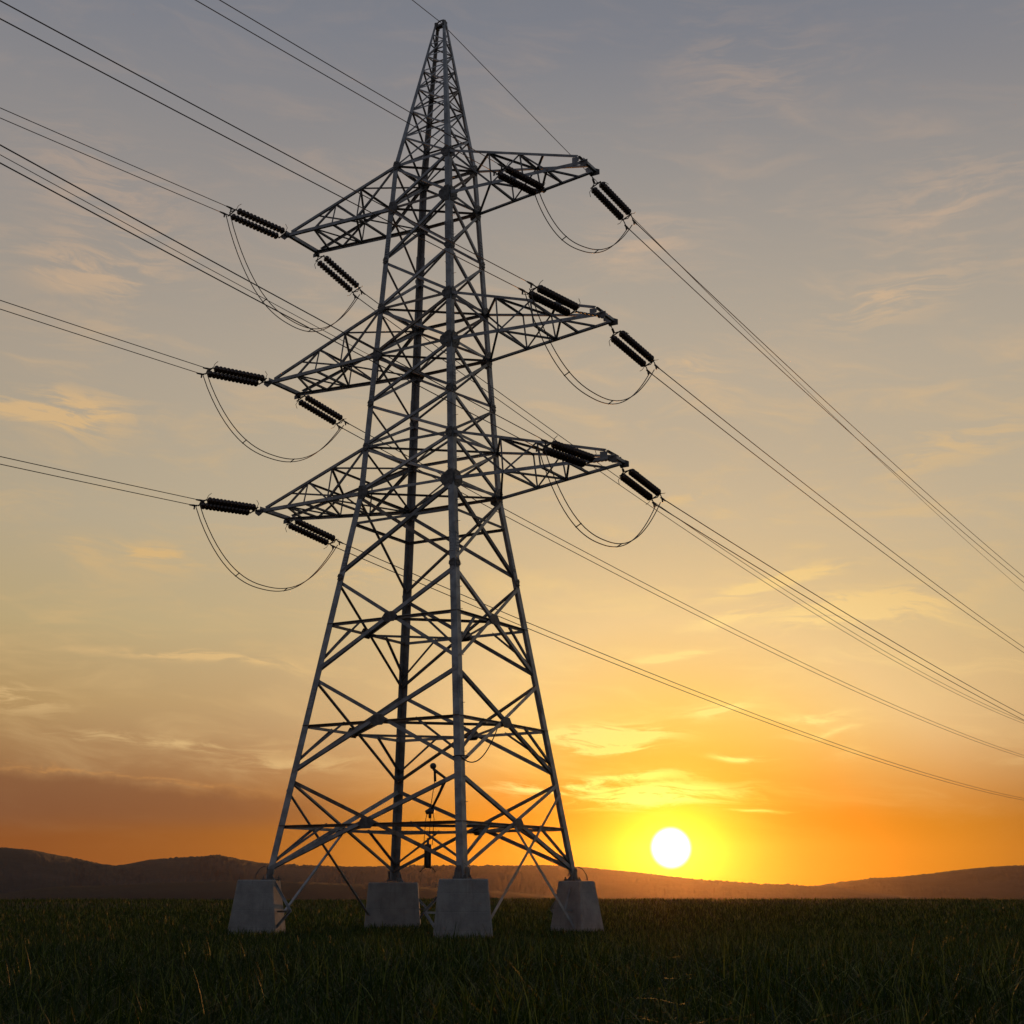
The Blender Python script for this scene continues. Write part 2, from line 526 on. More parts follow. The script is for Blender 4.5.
FRONT = [(-40, -0.5), (-22, -0.35), (-18.89, -0.11), (-17.18, 0.14), (-15.42, 0.18), (-13.26, 0.29), (-10.7, 0.36), (-8.08, 0.33), (-4.29, 0.18), (-0.46, -0.02), (4, -0.35), (40, -0.5)]
ridge('far_hills', RIGHT, 5200, 1100, FOREST, 14.0, 21, -40, 40)
ridge('wooded_hills', MAIN, 3300, 1000, FOREST, 12.0, 4, -40, 40)
ridge('low_rise', FRONT, 1300, 420, FALLOW, 1.2, 13, -40, 40, 0.06)

# ------------------------------------------------------------------ tower frame of reference
PHI = R(-30.61)
U = V(math.cos(PHI), math.sin(PHI), 0)          # along the crossarms, left to right
Wd = V(-math.sin(PHI), math.cos(PHI), 0)        # along the power line, away from the camera
C0 = V(-3.3286, 57.1677, 0)
Zup = V(0, 0, 1)


def T(u, v, z): return C0 + U * u + Wd * v + Zup * z


ZL = {'base': 2.06, 'H3': 3.998, 'J3': 5.838, 'H2': 7.797, 'J2': 9.752, 'H1': 11.821, 'J1': 13.705, 'A1': 17.252, 'T1': 19.215,
      'M1': 21.108, 'A2': 23.256, 'T2': 25.337, 'M2': 27.552, 'A3': 29.995, 'T3': 32.012, 'PK': 39.10}
KZ = [2.095, 17.252, 32.012, 39.162]
KA = [4.351, 2.266, 1.396, 0.215]
KB = [4.115, 1.812, 1.094, 0.075]
SG = {'F': (1, -1), 'R': (1, 1), 'L': (-1, -1), 'B': (-1, 1)}


def half(z):
    if z < KZ[0]:
        k = (KA[1] - KA[0]) / (KZ[1] - KZ[0]); kb = (KB[1] - KB[0]) / (KZ[1] - KZ[0])
        return KA[0] + k * (z - KZ[0]), KB[0] + kb * (z - KZ[0])
    return float(np.interp(z, KZ, KA)), float(np.interp(z, KZ, KB))


def leg(k, z):
    a, b = half(z)
    su, sv = SG[k]
    return T(su * a + 0.17 * max(0.0, (z - 32.0) / 7.0), sv * b, z)


FACES = {'LF': ('L', 'F', -Wd), 'FR': ('F', 'R', U), 'RB': ('R', 'B', Wd), 'BL': ('B', 'L', -U)}

# ------------------------------------------------------------------ footings
PIER_TOP = 2.0
FOOT = {'F': (0.84, 1.05, 2, 'concrete pier under the nearest tower leg, widest of the four'),
        'L': (0.66, 0.96, -4, 'concrete pier under the left tower leg, farthest left of the four'),
        'R': (0.52, 0.83, -38, 'concrete pier under the right tower leg, turned with a corner facing forward, below the sun'),
        'B': (1.02, 1.20, 3, 'concrete pier under the rear tower leg, partly behind grass between the left and nearest piers')}
for k, (rt, rb, rot, lab) in FOOT.items():
    a, b = half(PIER_TOP)
    su, sv = SG[k]
    c = T(su * a, sv * b, 0) + V(*{'L': (-0.27, 0, 0)}.get(k, (0, 0, 0)))
    gz = float(ground_z(np.array(c.x), np.array(c.y)))
    bm = bmesh.new()
    ca, sa = math.cos(R(rot)), math.sin(R(rot))
    X_, Y_ = V(ca, sa, 0), V(-sa, ca, 0)
    cut = 0.035
    def sq(r, z):
        pts = []
        for sx, sy, first in ((-1, -1, 0), (1, -1, 1), (1, 1, 0), (-1, 1, 1)):
            p1 = X_ * (sx * (r - cut)) + Y_ * (sy * r); p2 = X_ * (sx * r) + Y_ * (sy * (r - cut))
            for p in ((p1, p2) if first == 1 else (p2, p1)):
                pts.append(V(c.x, c.y, z) + p)
        return pts
    zt = PIER_TOP - (0.02 if k == 'R' else 0.06 if k == 'B' else 0)
    rings = []
    for q in np.linspace(0, 1, 7):
        rings.append(sq(rb + (rt - rb) * q, gz - 0.35 + (zt - 0.03 - gz + 0.35) * q))
    rings.append(sq(rt - 0.03, zt))
    ring_loft(bm, rings)
    foot = obj('concrete_footing', bm, CONCRETE)
    tag(foot, lab, 'footing', 'concrete piers under the tower legs')

# ------------------------------------------------------------------ the tower
tower = empty('transmission_tower', C0)
tag(tower, 'tall grey lattice steel transmission tower with three pairs of crossarms standing in the grass', 'transmission tower')


def jit(): return random.choice((0.0, 0.004, 0.008, 0.012, -0.004, -0.008))


def part(name, bm, mat=None, parent=None, smooth=False):
    return obj(name, bm, mat or STEEL, parent or tower, smooth)


# legs: one angle section each, from pier to peak
for k, (su, sv) in SG.items():
    bm = bmesh.new()
    e1, e2 = U * -su, Wd * -sv
    rings = []
    for z, w, t in ((1.98, 0.29, 0.034), (17.25, 0.27, 0.032), (32.01, 0.23, 0.026), (39.10, 0.10, 0.016)):
        p = leg(k, z) - (e1 + e2) * 0.03
        rings.append([p, p + e1 * w, p + e1 * w + e2 * t, p + e1 * t + e2 * t, p + e1 * t + e2 * w, p + e2 * w])
    ring_loft(bm, rings)
    # splice plates with bolts
    for z in (ZL['J2'] - 0.9, ZL['J1'] + 0.9, ZL['M1'] + 0.6, ZL['M2'] + 0.7):
        p = leg(k, z)
        ax = (leg(k, z + 1) - leg(k, z)).normalized()
        for e, n in ((e1, -e2), (e2, -e1)):
            c = p + e * 0.12 + n * 0.042
            add_box(bm, c, e, ax, n, 0.10, 0.42, 0.011)
            for q in (-0.33, -0.2, -0.07, 0.07, 0.2, 0.33):
                for s in (-0.05, 0.05):
                    add_bolt(bm, c + ax * q + e * s + n * 0.01, n, 0.02, 0.024)
    if k in ('F', 'R', 'L'):
        z = 4.2
        side = 1
        while z < 31.5:
            p = leg(k, z) + (e1 * 0.16 if side > 0 else e2 * 0.16)
            n = -e2 if side > 0 else -e1
            if k == 'F':
                add_tube(bm, [p + n * 0.02, p + n * 0.17], 0.011, 5)
            z += 0.45; side = -side
    lg = part('leg', bm)
    bm = bmesh.new()
    c = leg(k, 2.02)
    add_box(bm, V(c.x, c.y, PIER_TOP + 0.015) + (e1 + e2) * 0.12, U, Wd, Zup, 0.25, 0.25, 0.03)
    for s1 in (-1, 1):
        for s2 in (-1, 1):
            add_tube(bm, [V(c.x, c.y, PIER_TOP - 0.03) + (e1 + e2) * 0.12 + U * (s1 * 0.20) + Wd * (s2 * 0.20),
                          V(c.x, c.y, PIER_TOP + 0.13) + (e1 + e2) * 0.12 + U * (s1 * 0.20) + Wd * (s2 * 0.20)], 0.028, 7)
    for e, n in ((e1, e2), (e2, e1)):
        pc = c + e * 0.20 - n * 0.055 + Zup * 0.2
        add_plate(bm, pc, n, [(-0.16, -0.18), (0.14, -0.18), (0.14, -0.02), (0.04, 0.24), (-0.12, 0.24)], e, 0.022)
    # drooping earth lead round the foot
    add_tube(bm, [c - e1 * .05 + V(0, 0, .5), c - e1 * .22 - e2 * .1 + V(0, 0, .42), c - e1 * .34 - e2 * .2 + V(0, 0, .2), c - e1 * .36 - e2 * .24 + V(0, 0, -.02)], 0.018, 6)
    part('base_plate', bm, PLATE, lg)

# panel bracing
LEVELS = ['base', 'J3', 'J2', 'J1', 'A1', 'T1', 'M1', 'A2', 'T2', 'M2', 'A3', 'T3']
for lo, hi in zip(LEVELS, LEVELS[1:]):
    z0, z1 = ZL[lo], ZL[hi]
    low = z1 < 17.5
    w = 0.14 if low else 0.112
    ins = 0.20 if low else 0.12
    for (ka, kb, n) in FACES.values():
        for i, (p, q) in enumerate(((ka, kb), (kb, ka))):
            a = leg(p, z0 + ((0.20 if low else 0.09) if lo != 'base' else 0.34))
            b = leg(q, z1 - (0.16 if low else 0.07))
            d = (b - a).normalized()
            off = n * ((0.035 if i == 0 else -0.022) + jit())
            bm = bmesh.new()
            add_angle(bm, a + d * 0.04 + off, b - d * 0.04 + off, w, 0.018, n, 1 if i else -1)
            part('diagonal_brace', bm, random.choice((STEEL, STEEL, STEEL, BRIGHT, STEEL2, RUSTY)))

# horizontals
for h in ('H3', 'H2', 'H1', 'A1', 'T1', 'A2', 'T2', 'A3', 'T3'):
    z = ZL[h]
    for (ka, kb, n) in FACES.values():
        a, b = leg(ka, z), leg(kb, z)
        bm = bmesh.new()
        add_angle(bm, a + n * (0.006 + jit() * .3), b + n * (0.006 + jit() * .3), 0.13 if h[0] == 'H' else 0.115, 0.018, Zup if h[0] == 'H' else n)
        part('horizontal_brace', bm, random.choice((STEEL, STEEL, STEEL2, BRIGHT, RUSTY)))
    if h in ('A1', 'A2', 'A3', 'T1', 'T2', 'T3'):
        for i, (p, q) in enumerate((('L', 'R'), ('F', 'B'))):
            bm = bmesh.new()
            o = Zup * (0.05 + 0.05 * i)
            add_angle(bm, leg(p, z) + o, leg(q, z) + o, 0.085, 0.014, Zup)
            part('plan_brace', bm, STEEL2)
    else:
        mids = [(leg(ka, z) + leg(kb, z)) / 2 for (ka, kb, n) in FACES.values()]
        for i in range(4):
            bm = bmesh.new()
            add_angle(bm, mids[i] - Zup * (0.03 + i * .006), mids[(i + 1) % 4] - Zup * (0.03 + i * .006), 0.11, 0.014, Zup)
            part('plan_brace', bm, STEEL2)

# a thin horizontal just under the lowest crossarm, with the kink bracing
z = 15.95
for (ka, kb, n) in FACES.values():
    bm = bmesh.new()
    add_angle(bm, leg(ka, z) + n * .012, leg(kb, z) + n * .012, 0.11, 0.015, n)
    part('horizontal_brace', bm, STEEL2)

# short bracing from the legs up to the horizontals in the wide lower panels
for lo, h in (('J2', 'H1'), ('J3', 'H2'), ('base', 'H3')):
    for (ka, kb, n) in FACES.values():
        for p, q in ((ka, kb), (kb, ka)):
            a = leg(p, ZL[lo] + 0.55)
            b = leg(p, ZL[h]).lerp(leg(q, ZL[h]), 0.27)
            bm = bmesh.new()
            add_angle(bm, a - n * 0.05, b - n * 0.02, 0.09, 0.013, n)
            part('short_brace', bm, STEEL2)

# low diagonals running past the lowest panel down into the grass beside the piers
for (ka, kb, n) in (FACES['FR'], FACES['BL']):
    for p, q in ((ka, kb), (kb, ka)):
        a = leg(p, ZL['J3'] - 0.5) if (p in 'L' or (p == 'R' and q == 'F')) else leg(p, ZL['H3']).lerp(leg(q, ZL['H3']), 0.45)
        b = leg(q, 0.05).lerp(leg(p, 0.05), 0.10)
        bm = bmesh.new()
        add_angle(bm, a + n * (0.06 + jit()), b + n * (0.06 + jit()), 0.12, 0.015, n)
        part('ground_strut', bm, STEEL)
for k, e, q in (('L', U, 'F'), ('F', -U, 'L'), ('B', U, 'R'), ('R', -U, 'B'), ('F', Wd, 'R'), ('R', -Wd, 'F')):
    bm = bmesh.new()
    c = leg(k, 2.0)
    r = FOOT[k][1]
    m = leg(k, 0.9) + e * (r + 0.55)
    add_angle(bm, leg(k, 2.25) + e * 0.1, m, 0.08, 0.013, Wd if abs(e.dot(U)) > .5 else U)
    add_angle(bm, m, leg(k, 0.1) + e * (r * 0.9), 0.08, 0.013, Wd if abs(e.dot(U)) > .5 else U)
    add_angle(bm, leg(k, 0.9) + e * (r - 0.12), m + Zup * 0.012, 0.075, 0.013, Zup)
    part('footing_stay', bm, STEEL)

# gusset plates at the nodes
OCT = lambda r, q=0.8: [(r * math.cos(i * math.tau / 8 + .39), r * q * math.sin(i * math.tau / 8 + .39)) for i in range(8)]
for h, rad0 in (('A1', 0.36), ('A2', 0.34), ('A3', 0.33), ('T1', 0.20), ('T2', 0.26), ('T3', 0.24), ('M1', 0.17), ('M2', 0.17), ('J1', 0.17)):
    for k, (su, sv) in SG.items():
        bm = bmesh.new()
        p = leg(k, ZL[h])
        rad = rad0 if k in 'FR' else rad0 * 0.82
        for e, n in ((U * -su, Wd * sv), (Wd * -sv, U * su)):
            c = p + e * (rad * 0.52) + n * 0.062
            add_plate(bm, c, n, [(-.5 * rad, -rad * 1.05), (.1 * rad, -rad), (.95 * rad, -.45 * rad), (1.05 * rad, .2 * rad), (.45 * rad, .95 * rad), (-.5 * rad, rad * 1.05), (-.62 * rad, 0)], e, 0.02)
            for s1 in (-0.5, 0, 0.5):
                for s2 in (-0.45, 0.45):
                    add_bolt(bm, c + e * (rad * s1) + Zup * (rad * s2) + n * 0.01, n, 0.02, 0.025)
        part('gusset_plate', bm, PLATE)
for lo, h, hi in (('J2', 'H1', 'J1'), ('J3', 'H2', 'J2'), ('base', 'H3', 'J3')):
    for (ka, kb, n) in FACES.values():
        c = (leg(ka, ZL[h]) + leg(kb, ZL[h])) / 2
        e = (leg(kb, ZL[h]) - leg(ka, ZL[h])).normalized()
        bm = bmesh.new()
        add_plate(bm, c + n * 0.075, n, [(-.38, -.02), (-.2, .2), (.2, .2), (.38, -.02), (.2, -.2), (-.2, -.2)], e, 0.018)
        add_plate(bm, c - n * 0.22 - Zup * 0.055, Zup, [(-.5, .1), (.5, .1), (.2, -.3), (-.2, -.3)], e, 0.018)
        part('gusset_plate', bm, PLATE)

# peak bracing
PZ = [32.012, 33.45, 34.75, 35.85, 36.75, 37.5, 38.1, 38.6]
for i, (z0, z1) in enumerate(zip(PZ, PZ[1:])):
    for j, (ka, kb, n) in enumerate(FACES.values()):
        bm = bmesh.new()
        p, q = (ka, kb) if (i + j) % 2 else (kb, ka)
        w = 0.078 - 0.004 * i
        add_angle(bm, leg(p, z0) + n * .02, leg(q, z1) + n * .02, w, 0.012, n)
        if i < 4:
            add_angle(bm, leg(q, z0) - n * .015, leg(p, z1) - n * .015, w, 0.012, n)
        if i > 0:
            add_angle(bm, leg(ka, z0) + n * .006, leg(kb, z0) + n * .006, w * .85, 0.012, n)
        part('peak_brace', bm, random.choice((STEEL, STEEL, STEEL2, BRIGHT, RUSTY)))
bm = bmesh.new()
c = T(0.17, 0, 39.02)
add_box(bm, c, U, Wd, Zup, 0.20, 0.11, 0.05)
add_box(bm, c + Zup * 0.02 - U * .20, U, Wd, Zup, 0.05, 0.14, 0.14)
add_box(bm, c + Zup * 0.03 + U * .20, U, Wd, Zup, 0.05, 0.14, 0.16)
add_tube(bm, [c + U * -.22 + Zup * .18, c + U * -.08 + Zup * .27, c + U * .08 + Zup * .27, c + U * .24 + Zup * .2], 0.035, 7)
part('peak_cap', bm, PLATE)

# ------------------------------------------------------------------ crossarms
ARM_U = {'L3': -7.25, 'L2': -7.95, 'L1': -8.2, 'R3': 7.45, 'R2': 8.15, 'R1': 8.5}
ARM_HV = {'L3': 1.1, 'L2': 1.0, 'L1': 0.9, 'R3': 0.47, 'R2': 0.47, 'R1': 0.47}
ARM_DZ = {'L3': 0.22, 'L2': 0.10, 'L1': 0.28, 'R3': 0.10, 'R2': 0.12, 'R1': 0.22}
for key, ut in ARM_U.items():
    lv = key[1]
    zb, zt = ZL['A' + lv], ZL['T' + lv]
    ztip = zb + ARM_DZ[key]
    kn, kf = ('L', 'B') if key[0] == 'L' else ('F', 'R')
    sgn = -1 if key[0] == 'L' else 1
    hv = ARM_HV[key]
    right = key[0] == 'R'
    tb_n, tb_f = T(ut, -hv, ztip), T(ut, hv, ztip)
    rise = 0.32 if right else 0.10
    tt_n, tt_f = tb_n + Zup * rise - U * sgn * 0.22, tb_f + Zup * rise - U * sgn * 0.22
    B = {'n': (leg(kn, zb), tb_n), 'f': (leg(kf, zb), tb_f)}
    Tt = {'n': (leg(kn, zt), tt_n), 'f': (leg(kf, zt), tt_f)}
    nn = {'n': -Wd, 'f': Wd}
    bm = bmesh.new()
    for s in 'nf':
        add_angle(bm, *B[s], 0.14, 0.018, nn[s])
        add_angle(bm, Tt[s][0] + nn[s] * .01, Tt[s][1] + nn[s] * .01, 0.11, 0.016, nn[s])
    add_angle(bm, tb_n + U * sgn * .06 - Wd * .12, tb_f + U * sgn * .06 + Wd * .12, 0.13 if right else 0.17, 0.02, -Zup)
    if right:
        add_angle(bm, tt_n + U * sgn * .07, tt_f + U * sgn * .07, 0.09, 0.016, Zup)
        for s, x in (('n', tb_n), ('f', tb_f)):
            add_plate(bm, x + Zup * .17 - U * sgn * .25 + nn[s] * .03, nn[s], [(-.12, -.08), (.2, -.12), (.2, .12), (-.1, .08)], U * sgn if s == 'f' else -U * sgn, 0.02)
    arm = part('crossarm', bm, STEEL)
    at = lambda pr, f: pr[0].lerp(pr[1], f)
    st = [0.0, 0.32, 0.56, 0.74, 0.88]
    def lace(a, b, w, n, mat=STEEL2):
        bm = bmesh.new()
        add_angle(bm, a, b, w, 0.013, n)
        part('lacing_bar', bm, mat, arm)
    for s in 'nf':
        n = nn[s]
        for i in range(1, 3):
            lace(at(B[s], st[i]) - n * .02, at(Tt[s], st[i]) - n * .02, 0.07, n)
        for i in range(0, 3):
            if i % 2 == 0:
                lace(at(Tt[s], st[i]) - n * .035, at(B[s], st[i + 1]) - n * .035, 0.075, n)
            else:
                lace(at(B[s], st[i]) - n * .035, at(Tt[s], st[i + 1]) - n * .035, 0.075, n)
    for i in range(0, 4):
        o = Zup * -.02
        p, q = ('n', 'f') if i % 2 else ('f', 'n')
        lace(at(B[p], st[i]) + o, at(B[q], st[i + 1]) + o, 0.08, -Zup)
        if i > 0:
            lace(at(B['n'], st[i]) + o * 2, at(B['f'], st[i]) + o * 2, 0.09, -Zup)
    for i in range(0, 3):
        p, q = ('n', 'f') if i % 2 else ('f', 'n')
        lace(at(Tt[p], st[i]), at(Tt[q], st[i + 1]), 0.085, Zup)
        if i > 0:
            lace(at(Tt['n'], st[i]), at(Tt['f'], st[i]), 0.085, Zup)
    # stay from the mid arm up to the leg and a bracket plate at the root
    if not right:
        for s, k in (('n', kn), ('f', kf)):
            lace(at(B[s], 0.32), leg(k, zt - 0.1), 0.085, nn[s])
    for s in 'nf':
        bm = bmesh.new()
        x = tb_n if s == 'n' else tb_f
        add_plate(bm, x + nn[s] * .06 + U * sgn * .10 - Zup * .05, nn[s], [(-.2, .1), (.16, .1), (.16, -.12), (0, -.2), (-.2, -.05)], U, 0.024)
        part('tip_plate', bm, PLATE, arm)

# ------------------------------------------------------------------ insulators
SIDE = {'L': 'left', 'R': 'right'}
LEVEL = {'3': 'top', '2': 'middle', '1': 'lowest'}
#        u     attach (v,z)    disc start       disc end        line end
STR = {
    'L3n': (-7.25, (-1.05, 30.18), (-1.55, 30.07), (-4.62, 29.76), (-5.04, 29.70)),
    'L2n': (-7.95, (-1.01, 23.30), (-1.63, 23.20), (-4.75, 22.66), (-5.13, 22.53)),
    'L1n': (-8.20, (-0.87, 17.50), (-1.52, 17.42), (-4.45, 17.05), (-4.84, 16.96)),
    'L3f': (-7.25, (1.05, 30.10), (1.42, 29.98), (3.98, 29.50), (4.27, 29.36)),
    'L2f': (-7.95, (0.95, 23.28), (1.30, 23.22), (3.95, 22.96), (4.25, 22.88)),
    'L1f': (-8.20, (0.90, 17.48), (1.22, 17.44), (4.01, 17.20), (4.39, 17.14)),
    'R3n': (5.00, (0.72, 29.98), (0.22, 29.80), (-2.62, 29.34), (-3.00, 29.29)),
    'R2n': (8.10, (-0.45, 23.30), (-2.70, 22.74), (-5.55, 22.44), (-6.10, 22.40)),
    'R1n': (8.45, (-0.45, 17.40), (-2.26, 16.88), (-5.22, 16.62), (-5.75, 16.58)),
    'R3f': (7.35, (0.50, 30.02), (1.02, 29.70), (3.62, 29.50), (4.06, 29.30)),
    'R2f': (8.10, (0.50, 23.28), (1.06, 23.00), (3.91, 22.80), (4.29, 22.64)),
    'R1f': (8.45, (0.55, 17.40), (0.95, 17.18), (3.45, 16.92), (3.78, 16.76))}
TILT = R(24)
ENDS = {}


def disc_chain(bm, a, b, n):
    """cap-and-pin discs strung on a rod from a to b"""
    d = (b - a); L = d.length; d.normalize()
    ref = V(0, 0, 1)
    s = d.cross(ref).normalized(); q = s.cross(d)
    pitch = L / n
    prof = [(0.0, 0.045)]
    for i in range(n):
        x = i * pitch
        prof += [(x + 0.10 * pitch, 0.048), (x + 0.34 * pitch, 0.052), (x + 0.40 * pitch, 0.138), (x + 0.50 * pitch, 0.156), (x + 0.56 * pitch, 0.146), (x + 0.60 * pitch, 0.04), (x + 0.97 * pitch, 0.036)]
    prof.append((L, 0.045))
    ring_loft(bm, [[a + d * x + (s * math.cos(k * math.tau / 14) + q * math.sin(k * math.tau / 14)) * r for k in range(14)] for x, r in prof])


for key, (u, A, ds, de, E) in STR.items():
    pA, pS, pE, pL = T(u, *A), T(u, *ds), T(u, *de), T(u, *E)
    ax = (pE - pS).normalized()
    nrm = U.cross(ax).normalized()
    if nrm.z < 0: nrm = -nrm
    lat = (U * math.cos(TILT) + nrm * math.sin(TILT)).normalized()
    nrm2 = ax.cross(lat).normalized()
    side, lev = SIDE[key[0]], LEVEL[key[1]]
    way = 'near' if key[2] == 'n' else 'far'
    root = empty('insulator_string', pA)
    tag(root, f'dark twin disc insulator string on the {way} side of the {lev} {side} crossarm', 'insulator', 'insulator strings on the crossarm tips')
    hs = 0.195
    for s in (-1, 1):
        bm = bmesh.new()
        disc_chain(bm, pS + lat * (hs * s), pE + lat * (hs * s), 13)
        obj('insulator_chain', bm, PORCELAIN, root, True)
    # yokes
    for c, e in ((pS, -1), (pE, 1)):
        bm = bmesh.new()
        add_plate(bm, c + ax * (e * 0.14), nrm2, [(-0.26, -0.022), (0.26, -0.022), (0.26, 0.022), (-0.26, 0.022)], lat, 0.03)
        for s in (-1, 1):
            add_tube(bm, [c + lat * (hs * s), c + lat * (hs * s) + ax * (e * 0.14)], 0.022, 7)
            add_tube(bm, [c + lat * (hs * s) + ax * (e * 0.14), c + ax * (e * 0.26)], 0.02, 6)
            # arcing horn
            g = c + lat * (hs * s) + ax * (e * 0.10)
            add_tube(bm, [g, g + lat * (0.18 * s) + nrm2 * 0.10, g + lat * (0.26 * s) + nrm2 * 0.2 - ax * (e * 0.16)], 0.012, 5)
        obj('yoke_plate', bm, FITTING, root)
    bm = bmesh.new()
    far_end = pS - ax * 0.26
    ln = (far_end - pA)
    n_l = max(2, int(ln.length / 0.16))
    for i in range(n_l):
        a = pA + ln * (i / n_l); b = pA + ln * ((i + 1) / n_l)
        dd, n1, s1 = frame(b - a, nrm2 if i % 2 else lat)
        add_box(bm, (a + b) / 2, dd, n1, s1, (b - a).length * 0.5, 0.016, 0.045)
    if ln.length > 0.9:
        add_tube(bm, [pA, far_end], 0.022, 6)
    add_box(bm, pA, ax, lat, nrm2, 0.06, 0.07, 0.05)
    obj('link', bm, FITTING, root)
    ends = []
    for s in (-1, 1):
        bm = bmesh.new()
        p = pL + lat * (0.20 * s)
        add_tube(bm, [pE + lat * (hs * s) + ax * 0.14, p], 0.024, 6)
        add_tube(bm, [p - ax * 0.12, p + ax * 0.05, p + ax * 0.30], [0.035, 0.045, 0.03], 8)
        add_tube(bm, [p, p - Zup * 0.16 + ax * 0.03], [0.04, 0.03], 7)
        obj('clamp', bm, FITTING, root)
        ends.append(p)
    ENDS[key] = (ends, ax, lat, pL)

# ------------------------------------------------------------------ conductors
SAG_B = 2.6e-4
#       target (distance along the line from the tower, height) that fixes each span's slope
AIM = {'L3n': (17.0, 28.40), 'L2n': (15.7, 21.70), 'L1n': (14.8, 16.20), 'R3n': (19.6, 27.20), 'R2n': (29.2, 20.30), 'R1n': (29.1, 16.75),
       'L3f': (65.4, 24.62), 'L2f': (40.6, 20.80), 'L1f': (25.9, 15.85), 'R3f': (82.3, 28.0), 'R2f': (75.7, 20.8), 'R1f': (71.5, 14.8)}


def span_points(p, sgn, slope, length, n=56, b=SAG_B):
    out = []
    for i in range(n + 1):
        s = length * (i / n) ** 1.25
        out.append(p + Wd * (sgn * s) + Zup * (slope * s + b * s * s))
    return out


for key, (ends, ax, lat, pL) in ENDS.items():
    sgn = -1 if key[2] == 'n' else 1
    v0, z0 = STR[key][4]
    d, zt = AIM[key]
    s = d - abs(v0)
    sb = 4.0e-4 if key == 'L3f' else SAG_B
    slope = (zt - z0 - sb * s * s) / s
    side, lev = SIDE[key[0]], LEVEL[key[1]]
    lab = f'wire pair from the {lev} {side} crossarm running ' + ('to the upper left' if sgn < 0 else 'down to the right')
    root = empty('conductor_pair', pL)
    tag(root, lab, 'power line', 'conductor wires of the power line')
    for i, p in enumerate(ends):
        bm = bmesh.new()
        add_tube(bm, span_points(p, sgn, slope, 150 if sgn < 0 else 280, b=sb), 0.0155 if sgn < 0 else 0.021, 6)
        obj('wire', bm, WIRE, root, True)

# jumper loops
BOT = {'L3': 25.83, 'L2': 19.89, 'L1': 14.10, 'R3': 26.59, 'R2': 19.73, 'R1': 13.94}
for key, zb in BOT.items():
    (en, axn, latn, pn), (ef, axf, latf, pf) = ENDS[key + 'n'], ENDS[key + 'f']
    if key == 'R3':
        base_n = T(5.0, 0.12, 29.62)
        en = [base_n + latn * -0.2, base_n + latn * 0.2]
    root = empty('jumper_cable', (pn + pf) / 2)
    side, lev = SIDE[key[0]], LEVEL[key[1]]
    tag(root, f'twin jumper cable looping below the {lev} {side} crossarm between its insulator strings', 'jumper cable', 'jumper loops under the crossarms')
    lines = []
    pnm, pfm = (en[0] + en[1]) / 2, (ef[0] + ef[1]) / 2
    for i in range(2):
        a = pnm + (en[i] - pnm) * 0.55 - Zup * (0.12 if key != 'R3' else 0); b = pfm + (ef[i] - pfm) * 0.55 - Zup * 0.12
        pts = []
        zmid = (a.z + b.z) / 2
        D = zmid - zb + (0.05 if i == 0 else -0.05) - {'R3': 1.0, 'L3': 0.3}.get(key, 0.1)
        for k in range(33):
            t = k / 32
            x = abs(2 * t ** 0.93 - 1)
            pts.append(a.lerp(b, t) - Zup * (D * (1 - x ** 2.35)))
        lines.append(pts)
        bm = bmesh.new()
        add_tube(bm, pts, 0.02, 6)
        obj('wire', bm, WIRE, root, True)
    for k in (9, 20):
        bm = bmesh.new()
        d = lines[0][k] - lines[1][k]
        add_tube(bm, [lines[0][k] + d * .12, lines[1][k] - d * .12], 0.02, 6)
        obj('spacer', bm, FITTING, root)

# earth wire over the peak
bm = bmesh.new()
pk = T(0.17, 0, 39.2)
near_pts = span_points(pk, -1, -0.075, 120)
far_pts = span_points(pk, 1, -0.072, 300)
add_tube(bm, near_pts[::-1] + far_pts[1:], 0.017, 6)
tag(obj('earth_wire', bm, WIRE, None, True), 'single thin earth wire running over the very top of the tower', 'power line')

# thin fibre cable anchored on the left leg, running in beside the lowest right conductors
bm = bmesh.new()
p = leg('L', ZL['A2'] - 0.1)
zt, d = 23.41, 19.6
sl = (zt - p.z - SAG_B * d * d) / d
add_tube(bm, [p + Wd * 0.02] + span_points(p - Wd * 0.15, -1, sl, 150)[1:], 0.0125, 6)
tag(obj('fibre_cable', bm, WIRE, None, True), 'single thin cable reaching the left tower leg at the middle crossarm from the upper left', 'cable')

# ------------------------------------------------------------------ tackle hanging inside the tower base
h0, h1, h2, h3, h4 = V(-2.84, 52.70, 5.95), V(-2.39, 52.43, 5.47), V(-2.93, 52.75, 4.33), V(-2.99, 52.78, 3.18), V(-2.98, 52.78, 2.39)
X_ = V(1, 0, 0)
tk = empty('hoist_tackle', h1)
tag(tk, 'dark hoist tackle with ropes hanging from a brace inside the tower base', 'hoist')
bm = bmesh.new()
add_tube(bm, [h1 + X_ * .05, h0 - Zup * .16 + X_ * .08, h0 - Zup * .1], [0.05, 0.055, 0.05], 8)
add_tube(bm, [h0 + Zup * .11, h0 + Zup * .09, h0 + Zup * .03, h0 - Zup * .03, h0 - Zup * .09, h0 - Zup * .11], [0.03, .08, .115, .115, .08, .03], 12)
obj('hook_arm', bm, FITTING, tk, True)
bm = bmesh.new()
add_tube(bm, [h0 - Zup * .15 + X_ * .06, h0 - Zup * .55 + X_ * .08], [0.045, 0.05], 7)
add_tube(bm, [h0 - Zup * .5 + X_ * .07, h2 + Zup * .05], 0.014, 6)
add_tube(bm, [h1 - Zup * .05, h1.lerp(h2, .5) + X_ * .03, h2], [0.06, 0.05, 0.04], 7)
obj('sling', bm, ROPE, tk, True)
bm = bmesh.new()
add_tube(bm, [h2 - X_ * .16 - Zup * .02, h2 + Zup * .04, h2 + X_ * .15 + Zup * .02], [0.07, 0.12, 0.08], 10)
add_tube(bm, [h2, h2 - Zup * .22], [.06, .05], 8)
